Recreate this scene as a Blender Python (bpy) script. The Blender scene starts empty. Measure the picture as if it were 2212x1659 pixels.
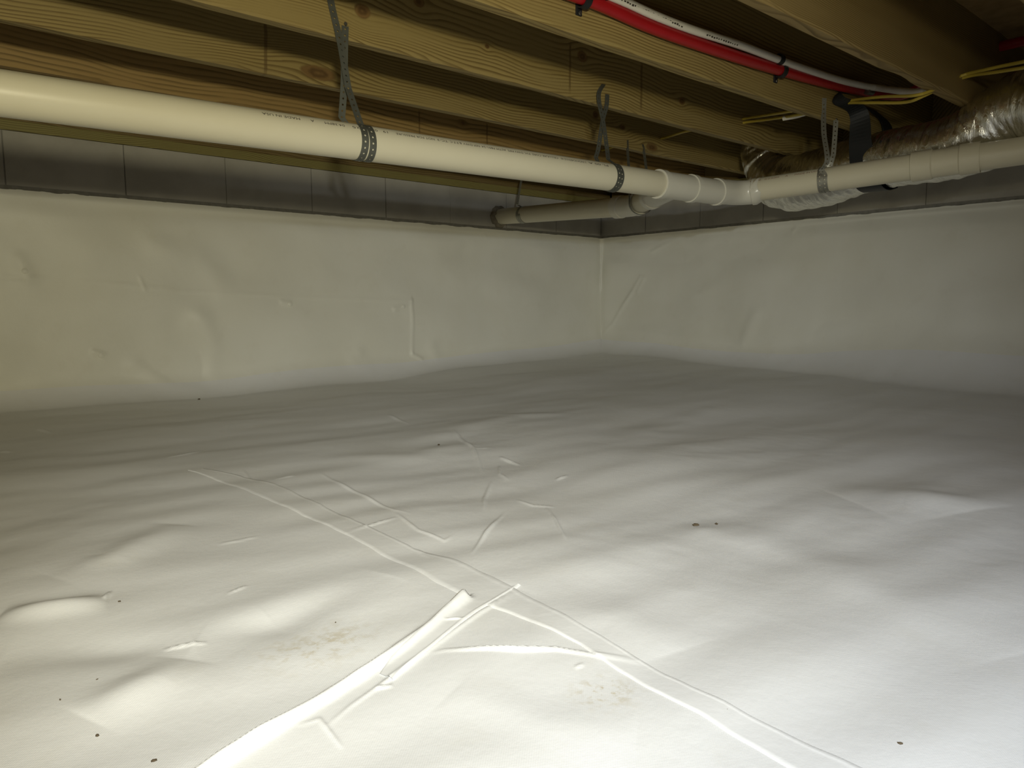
import bpy, bmesh, math, random
import numpy as np
from mathutils import Vector, Matrix

random.seed(7); np.random.seed(7)
C = bpy.context.scene.collection
scn = bpy.context.scene

# ------------------------------------------------------------------ camera, light, exposure
F, CX, CY = 1530.0, 1106.0, 829.5           # photograph treated as 2212 x 1659
PITCH, YAW = math.radians(6.6), math.radians(50.2)
_fw = np.array([math.cos(YAW), math.sin(YAW), 0.0]); _rt = np.array([math.sin(YAW), -math.cos(YAW), 0.0])
_up = np.array([0, 0, 1.0])
_f = _fw*math.cos(PITCH) - _up*math.sin(PITCH); _u = _up*math.cos(PITCH) + _fw*math.sin(PITCH)

cam = bpy.data.objects.new('camera', bpy.data.cameras.new('camera')); C.objects.link(cam)
M = Matrix((( _rt[0], _u[0], -_f[0], 0), (_rt[1], _u[1], -_f[1], 0), (_rt[2], _u[2], -_f[2], 0), (0, 0, 0, 1)))
cam.matrix_world = M
cam.data.sensor_width = 36; cam.data.lens = F*36/2212; cam.data.clip_start = 0.02
scn.camera = cam

w = bpy.data.worlds.new('world'); scn.world = w; w.use_nodes = True
w.node_tree.nodes['Background'].inputs['Color'].default_value = (0, 0, 0, 1)

scn.view_settings.view_transform = 'Standard'; scn.view_settings.look = 'None'
scn.view_settings.gamma = 1; scn.view_settings.use_curve_mapping = False
scn.view_settings.exposure = 0.0

def lamp(name, kind, loc, energy, col, **k):
    l = bpy.data.lights.new(name, kind); l.energy = energy; l.color = col
    for a, b in k.items(): setattr(l, a, b)
    o = bpy.data.objects.new(name, l); C.objects.link(o); o.location = loc
    return o
# the head torch of whoever took the picture: a little above, behind and right of the camera
LP = -0.32*_f + 0.25*_u + 0.14*_rt
hl = lamp('head_torch', 'SPOT', LP, 94, (1.0, 0.93, 0.64), spot_size=math.radians(116), spot_blend=1.0, shadow_soft_size=0.055)
aim = Vector(_f + 0.22*_u - 0.36*_rt)
hl.rotation_euler = aim.to_track_quat('-Z', 'Y').to_euler()
# added cool fill above and behind the camera, tipped at the ground ahead
fill_ = lamp('floor_fill', 'SPOT', 0.22*_rt + 0.30*_u - 0.60*_f, 132, (0.87, 0.93, 0.98), spot_size=math.radians(78), spot_blend=1.0, shadow_soft_size=0.02)
fill_.rotation_euler = Vector(_f - 0.33*_u + 0.05*_rt).to_track_quat('-Z', 'Y').to_euler()
# added warm fill behind the camera, lifts the far walls
ba = lamp('back_fill', 'POINT', (-1.6, -1.7, 0.15), 16, (1.0, 0.90, 0.66), shadow_soft_size=0.12)

# ------------------------------------------------------------------ measuring helpers (photo pixel -> point on a known plane)
def ray(x, y): return _f + _rt*(x-CX)/F - _u*(y-CY)/F
def on_y(x, y, Y): r = ray(x, y); return r*(Y/r[1])
def on_x(x, y, X): r = ray(x, y); return r*(X/r[0])
def on_z(x, y, Z): r = ray(x, y); return r*(Z/r[2])
def at(x, y, d): return ray(x, y)*d

YW, XW = 3.27, 3.495        # faces of the two block walls
ZJ = 0.67                   # underside of the joists
ZL = 0.4195                 # top edge of the wall liner
ZS = 0.632                  # top of the blocks
ZF = -0.41                  # nominal floor
JH, JT = 0.286, 0.038       # joist depth, thickness
XB = YB = -3.0

# ------------------------------------------------------------------ object helpers
def tag(o, label=None, cat=None, group=None, kind=None):
    if label: o['label'] = label
    if cat: o['category'] = cat
    if group: o['group'] = group
    if kind: o['kind'] = kind
    return o
def empty(name, loc=(0, 0, 0)):
    o = bpy.data.objects.new(name, None); C.objects.link(o); o.location = loc; o.empty_display_size = .05; return o
def link(name, me, mat, parent=None, smooth=False):
    o = bpy.data.objects.new(name, me); C.objects.link(o)
    if mat is not None and not me.materials: me.materials.append(mat)
    if smooth: me.polygons.foreach_set('use_smooth', [True]*len(me.polygons))
    if parent is not None:
        o.parent = parent; o.matrix_parent_inverse = Matrix.Translation(-Vector(parent.location)) if parent.parent is None else Matrix.Translation(-Vector(parent['_o'])) if '_o' in parent else Matrix()
    return o
def pmesh(name, verts, faces):
    me = bpy.data.meshes.new(name); me.from_pydata([tuple(map(float, v)) for v in verts], [], faces); me.update(); return me
def npmesh(name, V, Q, smooth=True):
    """V (n,3), Q (m,4) quads"""
    me = bpy.data.meshes.new(name)
    me.vertices.add(len(V)); me.vertices.foreach_set('co', np.asarray(V, np.float32).ravel())
    m = len(Q); me.loops.add(m*4); me.polygons.add(m)
    me.loops.foreach_set('vertex_index', np.asarray(Q, np.int32).ravel())
    me.polygons.foreach_set('loop_start', np.arange(m, dtype=np.int32)*4)
    try: me.polygons.foreach_set('loop_total', np.full(m, 4, np.int32))
    except Exception: pass
    me.polygons.foreach_set('use_smooth', np.full(m, smooth, bool))
    me.update(calc_edges=True); me.validate()
    return me
def grid_quads(nr, nc, off=0):
    i = np.arange(nr-1)[:, None]*nc + np.arange(nc-1)[None, :] + off
    return np.stack([i, i+1, i+nc+1, i+nc], -1).reshape(-1, 4)
def frames(P):
    P = np.asarray(P, float); T = np.gradient(P, axis=0); T /= np.linalg.norm(T, axis=1)[:, None]
    n = np.cross(T[0], [0, 0, 1.0]);
    if np.linalg.norm(n) < 1e-3: n = np.cross(T[0], [1.0, 0, 0])
    n /= np.linalg.norm(n); N = [n]
    for k in range(1, len(P)):
        n = N[-1] - T[k]*np.dot(N[-1], T[k]); n /= np.linalg.norm(n); N.append(n)
    N = np.array(N); return T, N, np.cross(T, N)
def cat(pts, n=12, closed=False):
    """Catmull-Rom through points, n samples per span"""
    P = np.asarray(pts, float); P = np.vstack([2*P[0]-P[1], P, 2*P[-1]-P[-2]]); out = []
    for i in range(1, len(P)-2):
        p0, p1, p2, p3 = P[i-1:i+3]
        for t in np.linspace(0, 1, n, endpoint=False):
            out.append(.5*((2*p1)+(-p0+p2)*t+(2*p0-5*p1+4*p2-p3)*t*t+(-p0+3*p1-3*p2+p3)*t**3))
    out.append(P[-2]); return np.array(out)
def resample(P, step):
    P = np.asarray(P, float); d = np.r_[0, np.cumsum(np.linalg.norm(np.diff(P[:, :3], axis=0), axis=1))]
    n = max(2, int(round(d[-1]/step))+1); s = np.linspace(0, d[-1], n)
    return np.stack([np.interp(s, d, P[:, k]) for k in range(P.shape[1])], 1)
def tube(name, P, R, mat, parent=None, n=24, caps=True, smooth=True):
    """sweep a circle; R scalar or per point (repeat a point for a step)"""
    P = np.asarray(P, float); R = np.broadcast_to(np.asarray(R, float), (len(P),))
    D = P.copy()
    for k in range(1, len(D)):                       # nudge repeated points so tangents exist
        if np.linalg.norm(D[k]-D[k-1]) < 1e-6:
            t = D[min(k+1, len(D)-1)]-D[k-1]; L = np.linalg.norm(t)
            if L < 1e-6: t = D[k-1]-D[k-2]; L = np.linalg.norm(t)
            D[k] = D[k-1]+t/L*2e-4
    T, N, B = frames(D)
    a = np.linspace(0, 2*math.pi, n, endpoint=False)
    V = (D[:, None, :] + R[:, None, None]*(np.cos(a)[None, :, None]*N[:, None, :]+np.sin(a)[None, :, None]*B[:, None, :])).reshape(-1, 3)
    fs = []
    for k in range(len(D)-1):
        for j in range(n):
            j2 = (j+1) % n; fs.append((k*n+j, k*n+j2, (k+1)*n+j2, (k+1)*n+j))
    if caps: fs.append(tuple(range(n-1, -1, -1))); fs.append(tuple((len(D)-1)*n+j for j in range(n)))
    me = pmesh(name, V, fs)
    if smooth:
        me.polygons.foreach_set('use_smooth', [True]*len(me.polygons))
        me.set_sharp_from_angle(angle=math.radians(35))
    return link(name, me, mat, parent)
def box(name, lo, hi, mat, parent=None, bev=0.0):
    bm = bmesh.new(); bmesh.ops.create_cube(bm, size=1)
    for v in bm.verts: v.co = [lo[i]+(v.co[i]+.5)*(hi[i]-lo[i]) for i in range(3)]
    if bev: bmesh.ops.bevel(bm, geom=bm.edges[:], offset=bev, segments=2, affect='EDGES', profile=.6)
    me = bpy.data.meshes.new(name); bm.to_mesh(me); bm.free(); return link(name, me, mat, parent)

# ------------------------------------------------------------------ noise
_perm = np.random.RandomState(3).permutation(512); _perm = np.r_[_perm, _perm]
_g = np.random.RandomState(5).uniform(0, 2*math.pi, 1024); _gx, _gy = np.cos(_g), np.sin(_g)
def pn(x, y):
    x = np.asarray(x, float)+113.3; y = np.asarray(y, float)+57.9
    xi = np.floor(x).astype(int); yi = np.floor(y).astype(int); xf = x-xi; yf = y-yi
    u = xf**3*(xf*(xf*6-15)+10); v = yf**3*(yf*(yf*6-15)+10)
    def g(a, b, dx, dy):
        h = _perm[(_perm[a & 511]+b) & 511]; return _gx[h]*dx+_gy[h]*dy
    n0 = g(xi, yi, xf, yf)*(1-u)+g(xi+1, yi, xf-1, yf)*u
    n1 = g(xi, yi+1, xf, yf-1)*(1-u)+g(xi+1, yi+1, xf-1, yf-1)*u
    return (n0*(1-v)+n1*v)*1.5
def polydist(x, y, pts, taper=False):
    d = np.full(x.shape, 9.0); s = np.zeros(x.shape); acc = 0.0
    for (ax, ay), (bx, by) in zip(pts[:-1], pts[1:]):
        dx, dy = bx-ax, by-ay; L = dx*dx+dy*dy+1e-12
        t = np.clip(((x-ax)*dx+(y-ay)*dy)/L, 0, 1)
        e = np.hypot(x-ax-t*dx, y-ay-t*dy); L = math.sqrt(L); s = np.where(e < d, acc+t*L, s); acc += L
        d = np.minimum(d, e)
    if taper: return d, np.clip(np.sin(math.pi*np.clip(s/acc, 0, 1)), 0, 1)**.7
    return d
def sst(a, b, x): t = np.clip((x-a)/(b-a), 0, 1); return t*t*(3-2*t)

# ------------------------------------------------------------------ materials
def mat_new(name, col=(.8, .8, .8), rough=.5, metal=0.0, spec=.5):
    m = bpy.data.materials.new(name); m.use_nodes = True
    b = m.node_tree.nodes['Principled BSDF']
    b.inputs['Base Color'].default_value = (*col, 1); b.inputs['Roughness'].default_value = rough
    b.inputs['Metallic'].default_value = metal; b.inputs['Specular IOR Level'].default_value = spec
    return m, m.node_tree, b
class NT:
    def __init__(s, nt): s.nt = nt
    def n(s, t, **k):
        x = s.nt.nodes.new(t)
        for a, b in k.items(): setattr(x, a, b)
        return x
    def put(s, sock, v):
        if isinstance(v, bpy.types.NodeSocket): s.nt.links.new(v, sock)
        else: sock.default_value = v
    def m(s, op, a, b=0.0, c=0.0, clamp=False):
        x = s.n('ShaderNodeMath', operation=op, use_clamp=clamp); s.put(x.inputs[0], a); s.put(x.inputs[1], b); s.put(x.inputs[2], c); return x.outputs[0]
    def mix(s, f, a, b, blend='MIX'):
        x = s.n('ShaderNodeMix', data_type='RGBA', blend_type=blend); s.put(x.inputs[0], f)
        for i, v in ((6, a), (7, b)):
            s.put(x.inputs[i], (*v, 1) if isinstance(v, tuple) and len(v) == 3 else v)
        return x.outputs[2]
    def noise(s, vec, scale, detail=3, rough=.55, dist=0.0):
        x = s.n('ShaderNodeTexNoise'); s.put(x.inputs['Vector'], vec); x.inputs['Scale'].default_value = scale
        x.inputs['Detail'].default_value = detail; x.inputs['Roughness'].default_value = rough; x.inputs['Distortion'].default_value = dist
        return x.outputs['Fac']
    def ss(s, a, b, x):
        q = s.n('ShaderNodeMapRange', interpolation_type='SMOOTHSTEP'); s.put(q.inputs[0], x); q.inputs[1].default_value = a; q.inputs[2].default_value = b; return q.outputs[0]
    def xyz(s, x, y, z):
        q = s.n('ShaderNodeCombineXYZ'); s.put(q.inputs[0], x); s.put(q.inputs[1], y); s.put(q.inputs[2], z); return q.outputs[0]
    def geo(s):
        q = s.n('ShaderNodeNewGeometry'); sp = s.n('ShaderNodeSeparateXYZ'); s.nt.links.new(q.outputs['Position'], sp.inputs[0])
        return q.outputs['Position'], sp.outputs[0], sp.outputs[1], sp.outputs[2]
    def bump(s, b, h, strength=.3, dist=.002):
        q = s.n('ShaderNodeBump'); q.inputs['Strength'].default_value = strength; q.inputs['Distance'].default_value = dist
        s.put(q.inputs['Height'], h); s.nt.links.new(q.outputs[0], b.inputs['Normal'])

def membrane_mat(name, stains=(), weave=True, ca=(.80, .802, .80), cb=(.775, .772, .755)):
    m, nt, b = mat_new(name, (.80, .80, .775), .46, 0, .42); k = NT(nt); pos, x, y, z = k.geo()
    n1 = k.noise(pos, 2.3, 4); n2 = k.noise(pos, 14, 4)
    col = k.mix(k.ss(.35, .75, n1), ca, cb)
    col = k.mix(k.m('MULTIPLY', k.ss(.55, .75, n2), .10), col, (.62, .58, .47))
    for (sx, sy, rx, ry, s) in stains:                       # dried mud smudges
        d = k.m('ADD', k.m('POWER', k.m('DIVIDE', k.m('SUBTRACT', x, sx), rx), 2.0), k.m('POWER', k.m('DIVIDE', k.m('SUBTRACT', y, sy), ry), 2.0))
        g = k.m('EXPONENT', k.m('MULTIPLY', d, -1.0))
        f = k.m('MULTIPLY', k.m('MULTIPLY', g, k.ss(.46, .66, k.noise(pos, 60, 5, .65))), s)
        col = k.mix(f, col, (.50, .41, .22))
    nt.links.new(col, b.inputs['Base Color'])
    # woven reinforcing scrim under the film
    a = k.m('SINE', k.m('MULTIPLY', k.m('ADD', k.m('ADD', x, y), k.m('MULTIPLY', z, .7)), 2100.0)) if weave else 0.0
    c = k.m('SINE', k.m('MULTIPLY', k.m('SUBTRACT', k.m('SUBTRACT', x, y), k.m('MULTIPLY', z, .6)), 2100.0)) if weave else 0.0
    sc = k.m('MULTIPLY', k.m('ADD', a, c), .05)
    h = k.m('ADD', sc, k.m('MULTIPLY', k.noise(pos, 38, 5, .6), 1.4))
    k.bump(b, h, .22, .0022)
    return m

def wood_mat(name, yfront, knots=(), stains=(), early=(.315, .235, .085), late=(.115, .072, .02), freq=(118, 165), seed=0.0, straight=.05, red=0.0):
    """pine with growth lines that bow round the knots. knots: (x, z, ax, az)  stains: (x, z0, z1, width)"""
    m, nt, b = mat_new(name, early, .62, 0, .3); k = NT(nt); pos, x, y, z = k.geo()
    zz = k.m('SUBTRACT', z, ZJ); yy = k.m('SUBTRACT', y, yfront)
    nv = k.xyz(k.m('MULTIPLY', x, .9), k.m('ADD', k.m('MULTIPLY', yy, 2.0), seed), k.m('MULTIPLY', zz, 2.4))
    zw = k.m('ADD', zz, k.m('MULTIPLY', k.m('SUBTRACT', k.noise(nv, 1.6, 2, .45), .5), straight*2.6))
    kd = None
    for (kx, kz, ax, az) in knots:
        dx = k.m('DIVIDE', k.m('SUBTRACT', x, kx), ax); dz = k.m('DIVIDE', k.m('SUBTRACT', zz, kz-ZJ), az)
        d2 = k.m('ADD', k.m('MULTIPLY', dx, dx), k.m('MULTIPLY', dz, dz))
        e = k.m('EXPONENT', k.m('MULTIPLY', d2, -.16))
        zw = k.m('SUBTRACT', zw, k.m('MULTIPLY', k.m('SUBTRACT', zz, kz-ZJ), k.m('MULTIPLY', e, .8)))
        kd = d2 if kd is None else k.m('MINIMUM', kd, d2)
    ph = k.m('SUBTRACT', k.m('MULTIPLY', zw, freq[0]), k.m('MULTIPLY', k.m('MULTIPLY', zw, zw), freq[1]))
    ph = k.m('ADD', ph, k.m('MULTIPLY', yy, 55.0))
    ph = k.m('ADD', ph, k.m('MULTIPLY', k.noise(k.xyz(k.m('MULTIPLY', x, 4.0), seed, k.m('MULTIPLY', zz, 30.0)), 1.0, 3), .8))
    fr = k.m('FRACT', ph)
    ln = k.m('MULTIPLY', k.ss(.35, .88, fr), k.m('SUBTRACT', 1.0, k.ss(.90, 1.0, fr)))
    vs = k.noise(k.xyz(k.m('MULTIPLY', x, 1.2), seed+3, k.m('MULTIPLY', zz, 7.0)), 2.0, 4)
    ln = k.m('MULTIPLY', ln, k.ss(.25, .6, vs))
    base = k.mix(k.ss(.3, .75, vs), tuple(c*.84 for c in early), early)
    fib = k.noise(k.xyz(k.m('MULTIPLY', x, 9.0), yy, k.m('MULTIPLY', zz, 420.0)), 1.0, 3)
    base = k.mix(k.m('MULTIPLY', fib, .35), base, tuple(c*.7 for c in early))
    if red: base = k.mix(red, base, (.34, .18, .06))
    col = k.mix(k.m('MULTIPLY', ln, .85), base, late)
    if kd is not None:
        kn = k.m('SQRT', kd)
        ring = k.m('ADD', .5, k.m('MULTIPLY', k.m('SINE', k.m('ADD', k.m('MULTIPLY', kn, 8.0), k.m('MULTIPLY', k.noise(pos, 40, 3), 5.0))), .5))
        kc = k.mix(ring, (.10, .055, .018), (.17, .10, .034))
        col = k.mix(k.m('SUBTRACT', 1.0, k.ss(.85, 1.15, k.m('ADD', kn, k.m('MULTIPLY', k.noise(pos, 55, 3), .25)))), col, kc)
    for (sx, z0, z1, wd) in stains:                                # water runs and old chalk lines on the face
        d = k.m('ABSOLUTE', k.m('DIVIDE', k.m('ADD', k.m('SUBTRACT', x, sx), k.m('MULTIPLY', k.m('SUBTRACT', k.noise(pos, 9, 2), .5), .012)), wd))
        f = k.m('SUBTRACT', 1.0, k.ss(.4, 1.0, d))
        f = k.m('MULTIPLY', f, k.m('MULTIPLY', k.ss(z0-.02-ZJ, z0+.02-ZJ, zz), k.m('SUBTRACT', 1.0, k.ss(z1-.01-ZJ, z1+.01-ZJ, zz))))
        col = k.mix(k.m('MULTIPLY', f, .7), col, (.10, .06, .02))
    nt.links.new(col, b.inputs['Base Color'])
    k.bump(b, k.m('ADD', k.m('MULTIPLY', ln, -.5), k.m('MULTIPLY', fib, .5)), .25, .0015)
    return m

def simple(name, col, rough=.5, metal=0.0, spec=.5, vary=.0, scale=30, dark=None, bump=0.0):
    m, nt, b = mat_new(name, col, rough, metal, spec); k = NT(nt); pos, x, y, z = k.geo()
    n = k.noise(pos, scale, 4)
    if vary: nt.links.new(k.mix(k.m('MULTIPLY', k.ss(.35, .75, n), vary), col, dark or tuple(c*.5 for c in col)), b.inputs['Base Color'])
    if bump: k.bump(b, n, bump, .002)
    return m

_st1 = on_z(690, 1400, ZF); _st2 = on_z(1305, 1500, ZF); _st3 = on_z(1860, 640, ZF)
M_mem = membrane_mat('white_vapor_barrier', [(_st1[0], _st1[1], .06, .04, .55), (_st2[0], _st2[1], .028, .024, .9)])
M_memw = membrane_mat('warm_lit_wall_liner', ca=(.80, .79, .71), cb=(.77, .755, .66))  # same sheet as the floor, with warm light put into its colour
M_tape = membrane_mat('white_seam_tape', weave=False)
M_tape.node_tree.nodes['Principled BSDF'].inputs['Roughness'].default_value = .36
M_block = simple('grey_concrete_block', (.42, .40, .35), .92, 0, .2, .5, 6, (.28, .262, .22), .4)
M_mortar = simple('dark_mortar', (.25, .24, .21), .95, 0, .2, .4, 40, bump=.4)
M_pvc = simple('cream_pvc', (.60, .56, .42), .36, 0, .4, .12, 12, (.52, .46, .32))
M_fit = simple('pale_pvc_fitting', (.60, .58, .49), .28, 0, .5, .10, 20, (.5, .47, .36))
M_ink = simple('black_print', (.05, .04, .03), .8)
M_inkr = simple('brown_print', (.22, .09, .05), .8)
M_strap = simple('galvanised_strap', (.16, .165, .14), .5, .7, .5, .35, 60, (.09, .095, .08))
M_strapl = simple('bright_galvanised_strap', (.34, .335, .285), .42, .75, .5, .25, 60)
M_nail = simple('nail_steel', (.25, .24, .21), .4, .9)
M_red = simple('red_tubing', (.34, .008, .012), .35, 0, .5, .15, 20)
M_wht = simple('white_tubing', (.74, .71, .63), .35)
M_blk = simple('black_plastic', (.012, .013, .014), .5, 0, .4)
M_yel = simple('yellow_cable_sheath', (.46, .35, .05), .45, 0, .4, .2, 15)
M_osb = simple('subfloor_board', (.30, .20, .085), .8, 0, .2, .6, 22, (.17, .105, .04))
M_dirt = simple('dry_dirt', (.10, .075, .045), .95)
def foil_mat():
    m, nt, b = mat_new('crinkled_foil', (.80, .79, .74), .20, 1.0); k = NT(nt); pos, x, y, z = k.geo()
    h = k.m('ADD', k.noise(k.xyz(k.m('MULTIPLY', x, 1.0), k.m('MULTIPLY', y, 2.2), k.m('MULTIPLY', z, .8)), 26, 5, .6, .8), k.m('MULTIPLY', k.noise(pos, 9, 3), 1.6))
    k.bump(b, h, .50, .010); return m
M_foil = foil_mat()

# ------------------------------------------------------------------ the membrane: floor and wall liners in one relief
def F2(pts): return [tuple(on_z(a, b, ZF)[:2]) for a, b in pts]
RIDGES = [  # photo polylines on the ground, height, width
 ([(925,1419),(960,1412),(1050,1411),(1120,1414),(1200,1411),(1290,1422),(1390,1434)], .0065, .0055),
 ([(1000,1302),(930,1362),(860,1412),(700,1516),(600,1578),(480,1650),(380,1712)], .016, .013),
 ([(1120,1278),(1040,1328),(975,1375),(890,1438),(760,1530),(700,1580)], .0045, .006),
 ([(690,1025),(740,1050),(800,1080),(850,1105),(895,1115)], .0035, .005),
 ([(855,1113),(905,1150),(960,1170),(978,1160)], .004, .005),
 ([(745,1158),(800,1140),(858,1122)], .004, .004), ([(360,993),(400,985),(437,973)], .0055, .006),
 ([(595,1038),(637,1031)], .006, .006), ([(525,1020),(545,1042)], .004, .005),
 ([(978,935),(1000,955),(1022,970),(1030,985),(1043,1015)], .005, .006), ([(1080,985),(1122,1000)], .006, .006),
 ([(1078,1000),(1080,1020),(1098,1032)], .005, .006), ([(1022,972),(1060,970)], .004, .005),
 ([(1115,1073),(1150,1085),(1200,1088)], .0045, .005), ([(1180,1090),(1200,1120),(1222,1165)], .0045, .005),
 ([(1062,1035),(1046,1070),(1046,1098)], .004, .005), ([(1092,1100),(1050,1150),(1018,1200)], .0035, .005),
 ([(1200,1032),(1225,1025)], .006, .006), ([(838,900),(885,915)], .006, .008), ([(1495,797),(1545,803)], .009, .012), ([(1560,805),(1655,812)], .009, .012),
 ([(80,928),(110,935)], .009, .010), ([(0,972),(25,975)], .008, .009), ([(2085,846),(2130,850)], .007, .01), ([(1270,738+60),(1330,800)], .004, .01),
 ([(900,1190),(930,1210)], .004, .004), ([(960,1350),(1000,1346)], .004, .004), ([(810,1495),(850,1487)], .004, .004),
 ([(1240,1450),(1262,1440)], .003, .004), ([(640,1575),(690,1560),(740,1620)], .0025, .005),
 ([(0,1345),(120,1331),(235,1311)], .013, .020), ([(0,1432),(160,1410),(420,1398)], -.010, .03), ([(190,1560),(330,1482),(400,1432)], .010, .024),
 ([(420,1395),(600,1352),(720,1300),(830,1250)], -.010, .03), ([(350,1408),(450,1396)], .005, .0045),
 ([(120,1265),(250,1222),(380,1140)], .010, .03), ([(240,1290),(225,1310)], .004, .005), ([(470,1180),(560,1160)], .004, .006), ([(490,1290),(535,1270)], .004, .005),
 ([(1120,1275),(1250,1222),(1400,1160),(1520,1142),(1620,1162),(1800,1232),(1950,1300),(2100,1366),(2212,1420)], .011, .055),
 ([(1840,1085),(1960,1080),(2080,1120)], .016, .08), ([(980,1500),(1200,1568),(1375,1590)], .005, .025), ([(1150,1330),(1330,1340),(1450,1410)], .006, .04),
 ([(830,960),(960,940),(1100,905),(1320,895)], .011, .05), ([(690,1000),(900,985),(1020,960)], .009, .04), ([(1300,960),(1420,930),(1540,890)], .010, .06),
]
SEAM_FAR = [(440,1020),(520,1030),(600,1050),(700,1096),(760,1125),(900,1187),(1000,1218),(1070,1250),(1130,1282),(1250,1352),(1390,1432),(1500,1490),(1700,1585),(1850,1659),(2010,1735)]
SEAM_NEAR = [(405,1022),(480,1045),(560,1078),(660,1120),(745,1160),(850,1217),(945,1270),(1030,1308),(1130,1345),(1250,1400),(1330,1452),(1480,1535),(1620,1615),(1690,1659),(1800,1730)]
RID = [(F2(p), h, wd) for p, h, wd in RIDGES]
SEAM = F2(SEAM_FAR)

def cove_r(x, y): return .13 + .035*pn(x*1.1+9, y*1.1) + .15*sst(2.1, 1.3, y)*sst(2.6, 3.3, x)
def H(x, y):
    x = np.asarray(x, float); y = np.asarray(y, float)
    z = np.full(x.shape, ZF)
    cd = np.hypot(XW-x, YW-y)
    z += .085*np.exp(-(cd/1.5)**2) + .055*np.exp(-((XW-x)/.8)**2)*sst(3.2, .8, y)
    near = sst(.35, 1.3, np.hypot(x, y))
    z += near*(.017*pn(x*1.05, y*1.6) + .007*pn(x*2.2+5, y*3.4))
    z += (1-.6*sst(1.3, 2.6, np.hypot(x, y)))*.0050*pn(x*2.6-y*1.5+8, y*8+x*1.2) + .0011*pn(x*6+2, y*12) + .0005*pn(x*22, y*22)*sst(-.2, .5, pn(x*2.3+30, y*2.3))
    for p, h, wd in RID:
        a = np.array(p); m = 4*wd
        k = (x > a[:, 0].min()-m) & (x < a[:, 0].max()+m) & (y > a[:, 1].min()-m) & (y < a[:, 1].max()+m)
        if k.any():
            xx, yy = x[k], y[k]; jit = .12*wd*pn(xx*28, yy*28)*(wd < .014)
            d, tp = polydist(xx, yy, p, True); d = d+jit; tp = tp if wd < .0125 or wd > .016 else 1.0; z[k] += (h*.95 if wd > .016 else h*1.0)*np.exp(-(d/(wd*1.25 if wd > .016 else np.maximum(wd*.5, .0024*np.hypot(xx, yy))))**2)*(.75+.5*pn(xx*7, yy*7))*tp
    return z

def in_pts(pts_wall, plane):
    return pts_wall
TL = [  # creases on the left wall liner (photo pixels), proud height, width
 ([(884,648),(887,700),(886,765)], .014, .012), ([(848,668),(866,660),(884,648)], .012, .016), ([(885,765),(905,778)], .012, .012),
 ([(0,598),(160,606),(400,629),(640,642),(880,650)], .0045, .008), ([(700,470),(720,478)], .004, .008), ([(1040,498),(1048,512)], .010, .010),
 ([(330,530),(420,560),(480,620)], .022, .05), ([(430,690),(455,750),(452,805)], .020, .035), ([(380,700),(440,800)], -.012, .05),
 ([(760,775),(770,765)], .02, .03), ([(935,770),(928,750)], .02, .03), ([(200,760),(222,766)], .010, .014), ([(290,790),(360,830),(420,850)], .016, .03),
 ([(40,560),(52,585),(60,600)], .012, .022), ([(605,652),(622,655)], .012, .014), ([(300,600),(310,625)], .006, .01), ([(1000,540),(760,550)], -.010, .04),
]
TR = [
 ([(1388,598),(1372,625),(1350,658),(1325,700),(1290,738)], .016, .014), ([(1395,600),(1380,630)], .012, .015), ([(1410,545),(1480,505)], .008, .012), ([(1320,545),(1420,560),(1560,540)], -.012, .04),
 ([(1330,690),(1480,700),(1560,720)], -.018, .05), ([(1640,680),(1610,740)], .016, .03), ([(1560,540),(1700,550),(1900,500)], -.010, .05), ([(1715,500),(1722,490)], .010, .015),
 ([(1500,640),(1545,620)], .006, .02), ([(2080,640),(2070,690)], .016, .05), ([(1800,720),(1960,712),(2212,730)], -.03, .06),
]
TLp = [([tuple(on_y(a, b, YW)[[0, 2]]) for a, b in p], h, wd) for p, h, wd in TL]
TRp = [([tuple(on_x(a, b, XW)[[1, 2]]) for a, b in p], h, wd) for p, h, wd in TR]
def WD(u, z, items, s):
    d = .012 + .019*pn(u*1.5+s, z*3.0) + .0085*pn(u*3.6+s, z*5) + .0009*pn(u*12, z*12)
    for p, h, wd in items:
        a = np.array(p); m = 4*wd
        k = (u > a[:, 0].min()-m) & (u < a[:, 0].max()+m) & (z > a[:, 1].min()-m) & (z < a[:, 1].max()+m)
        if k.any(): d[k] += .62*h*np.exp(-(polydist(u[k], z[k], p)/(wd*(.7 if wd < .02 else 1.25)))**2)*(.8+.5*pn(u[k]*6, z[k]*6))
    top = sst(.0, .10, ZL-z)
    return np.maximum(d, .001)*top*1.0 + .006 + .004*np.exp(-((ZL-.022-z)/.006)**2)

THC = math.atan2(YW, XW)
fine = lambda a, b, st: np.linspace(a, b, max(2, int(round(abs(b-a)/st))+1))
rad = math.radians
TA = fine(rad(6), THC, rad(.095)); TB = fine(THC, rad(96), rad(.095))
# a full turn: [right wall side coarse] [fine right] [fine left] [coarse behind]
thR0 = math.atan2(YB, XW)
th = np.r_[fine(thR0, rad(6), rad(1.5))[:-1], TA[:-1], TB[:-1], fine(rad(96), math.atan2(YW, XB), rad(1.5))]
iC = int(np.argmin(abs(th-THC)))
ct, st_ = np.cos(th), np.sin(th)
with np.errstate(divide='ignore'):
    rX = np.where(ct > 1e-6, XW/ct, np.inf); rY = np.where(st_ > 1e-6, YW/st_, np.inf)
left = np.arange(len(th)) >= iC
rw = np.where(left, rY, rX)
R0 = .22
xw, yw = rw*ct, rw*st_
Rc = np.clip(cove_r(xw, yw), .08, .32)
dn = np.where(left, YW, XW)                       # distance of the wall plane
rend = rw*(1-Rc/dn)
NR = 680; t = np.linspace(0, 1, NR)
rr = R0*(rend[None, :]/R0)**t[:, None]
X = rr*ct; Y = rr*st_; Z = H(X, Y)
zb = Z[-1]
rowsX, rowsY, rowsZ = [X], [Y], [Z]
NA = 18
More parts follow.
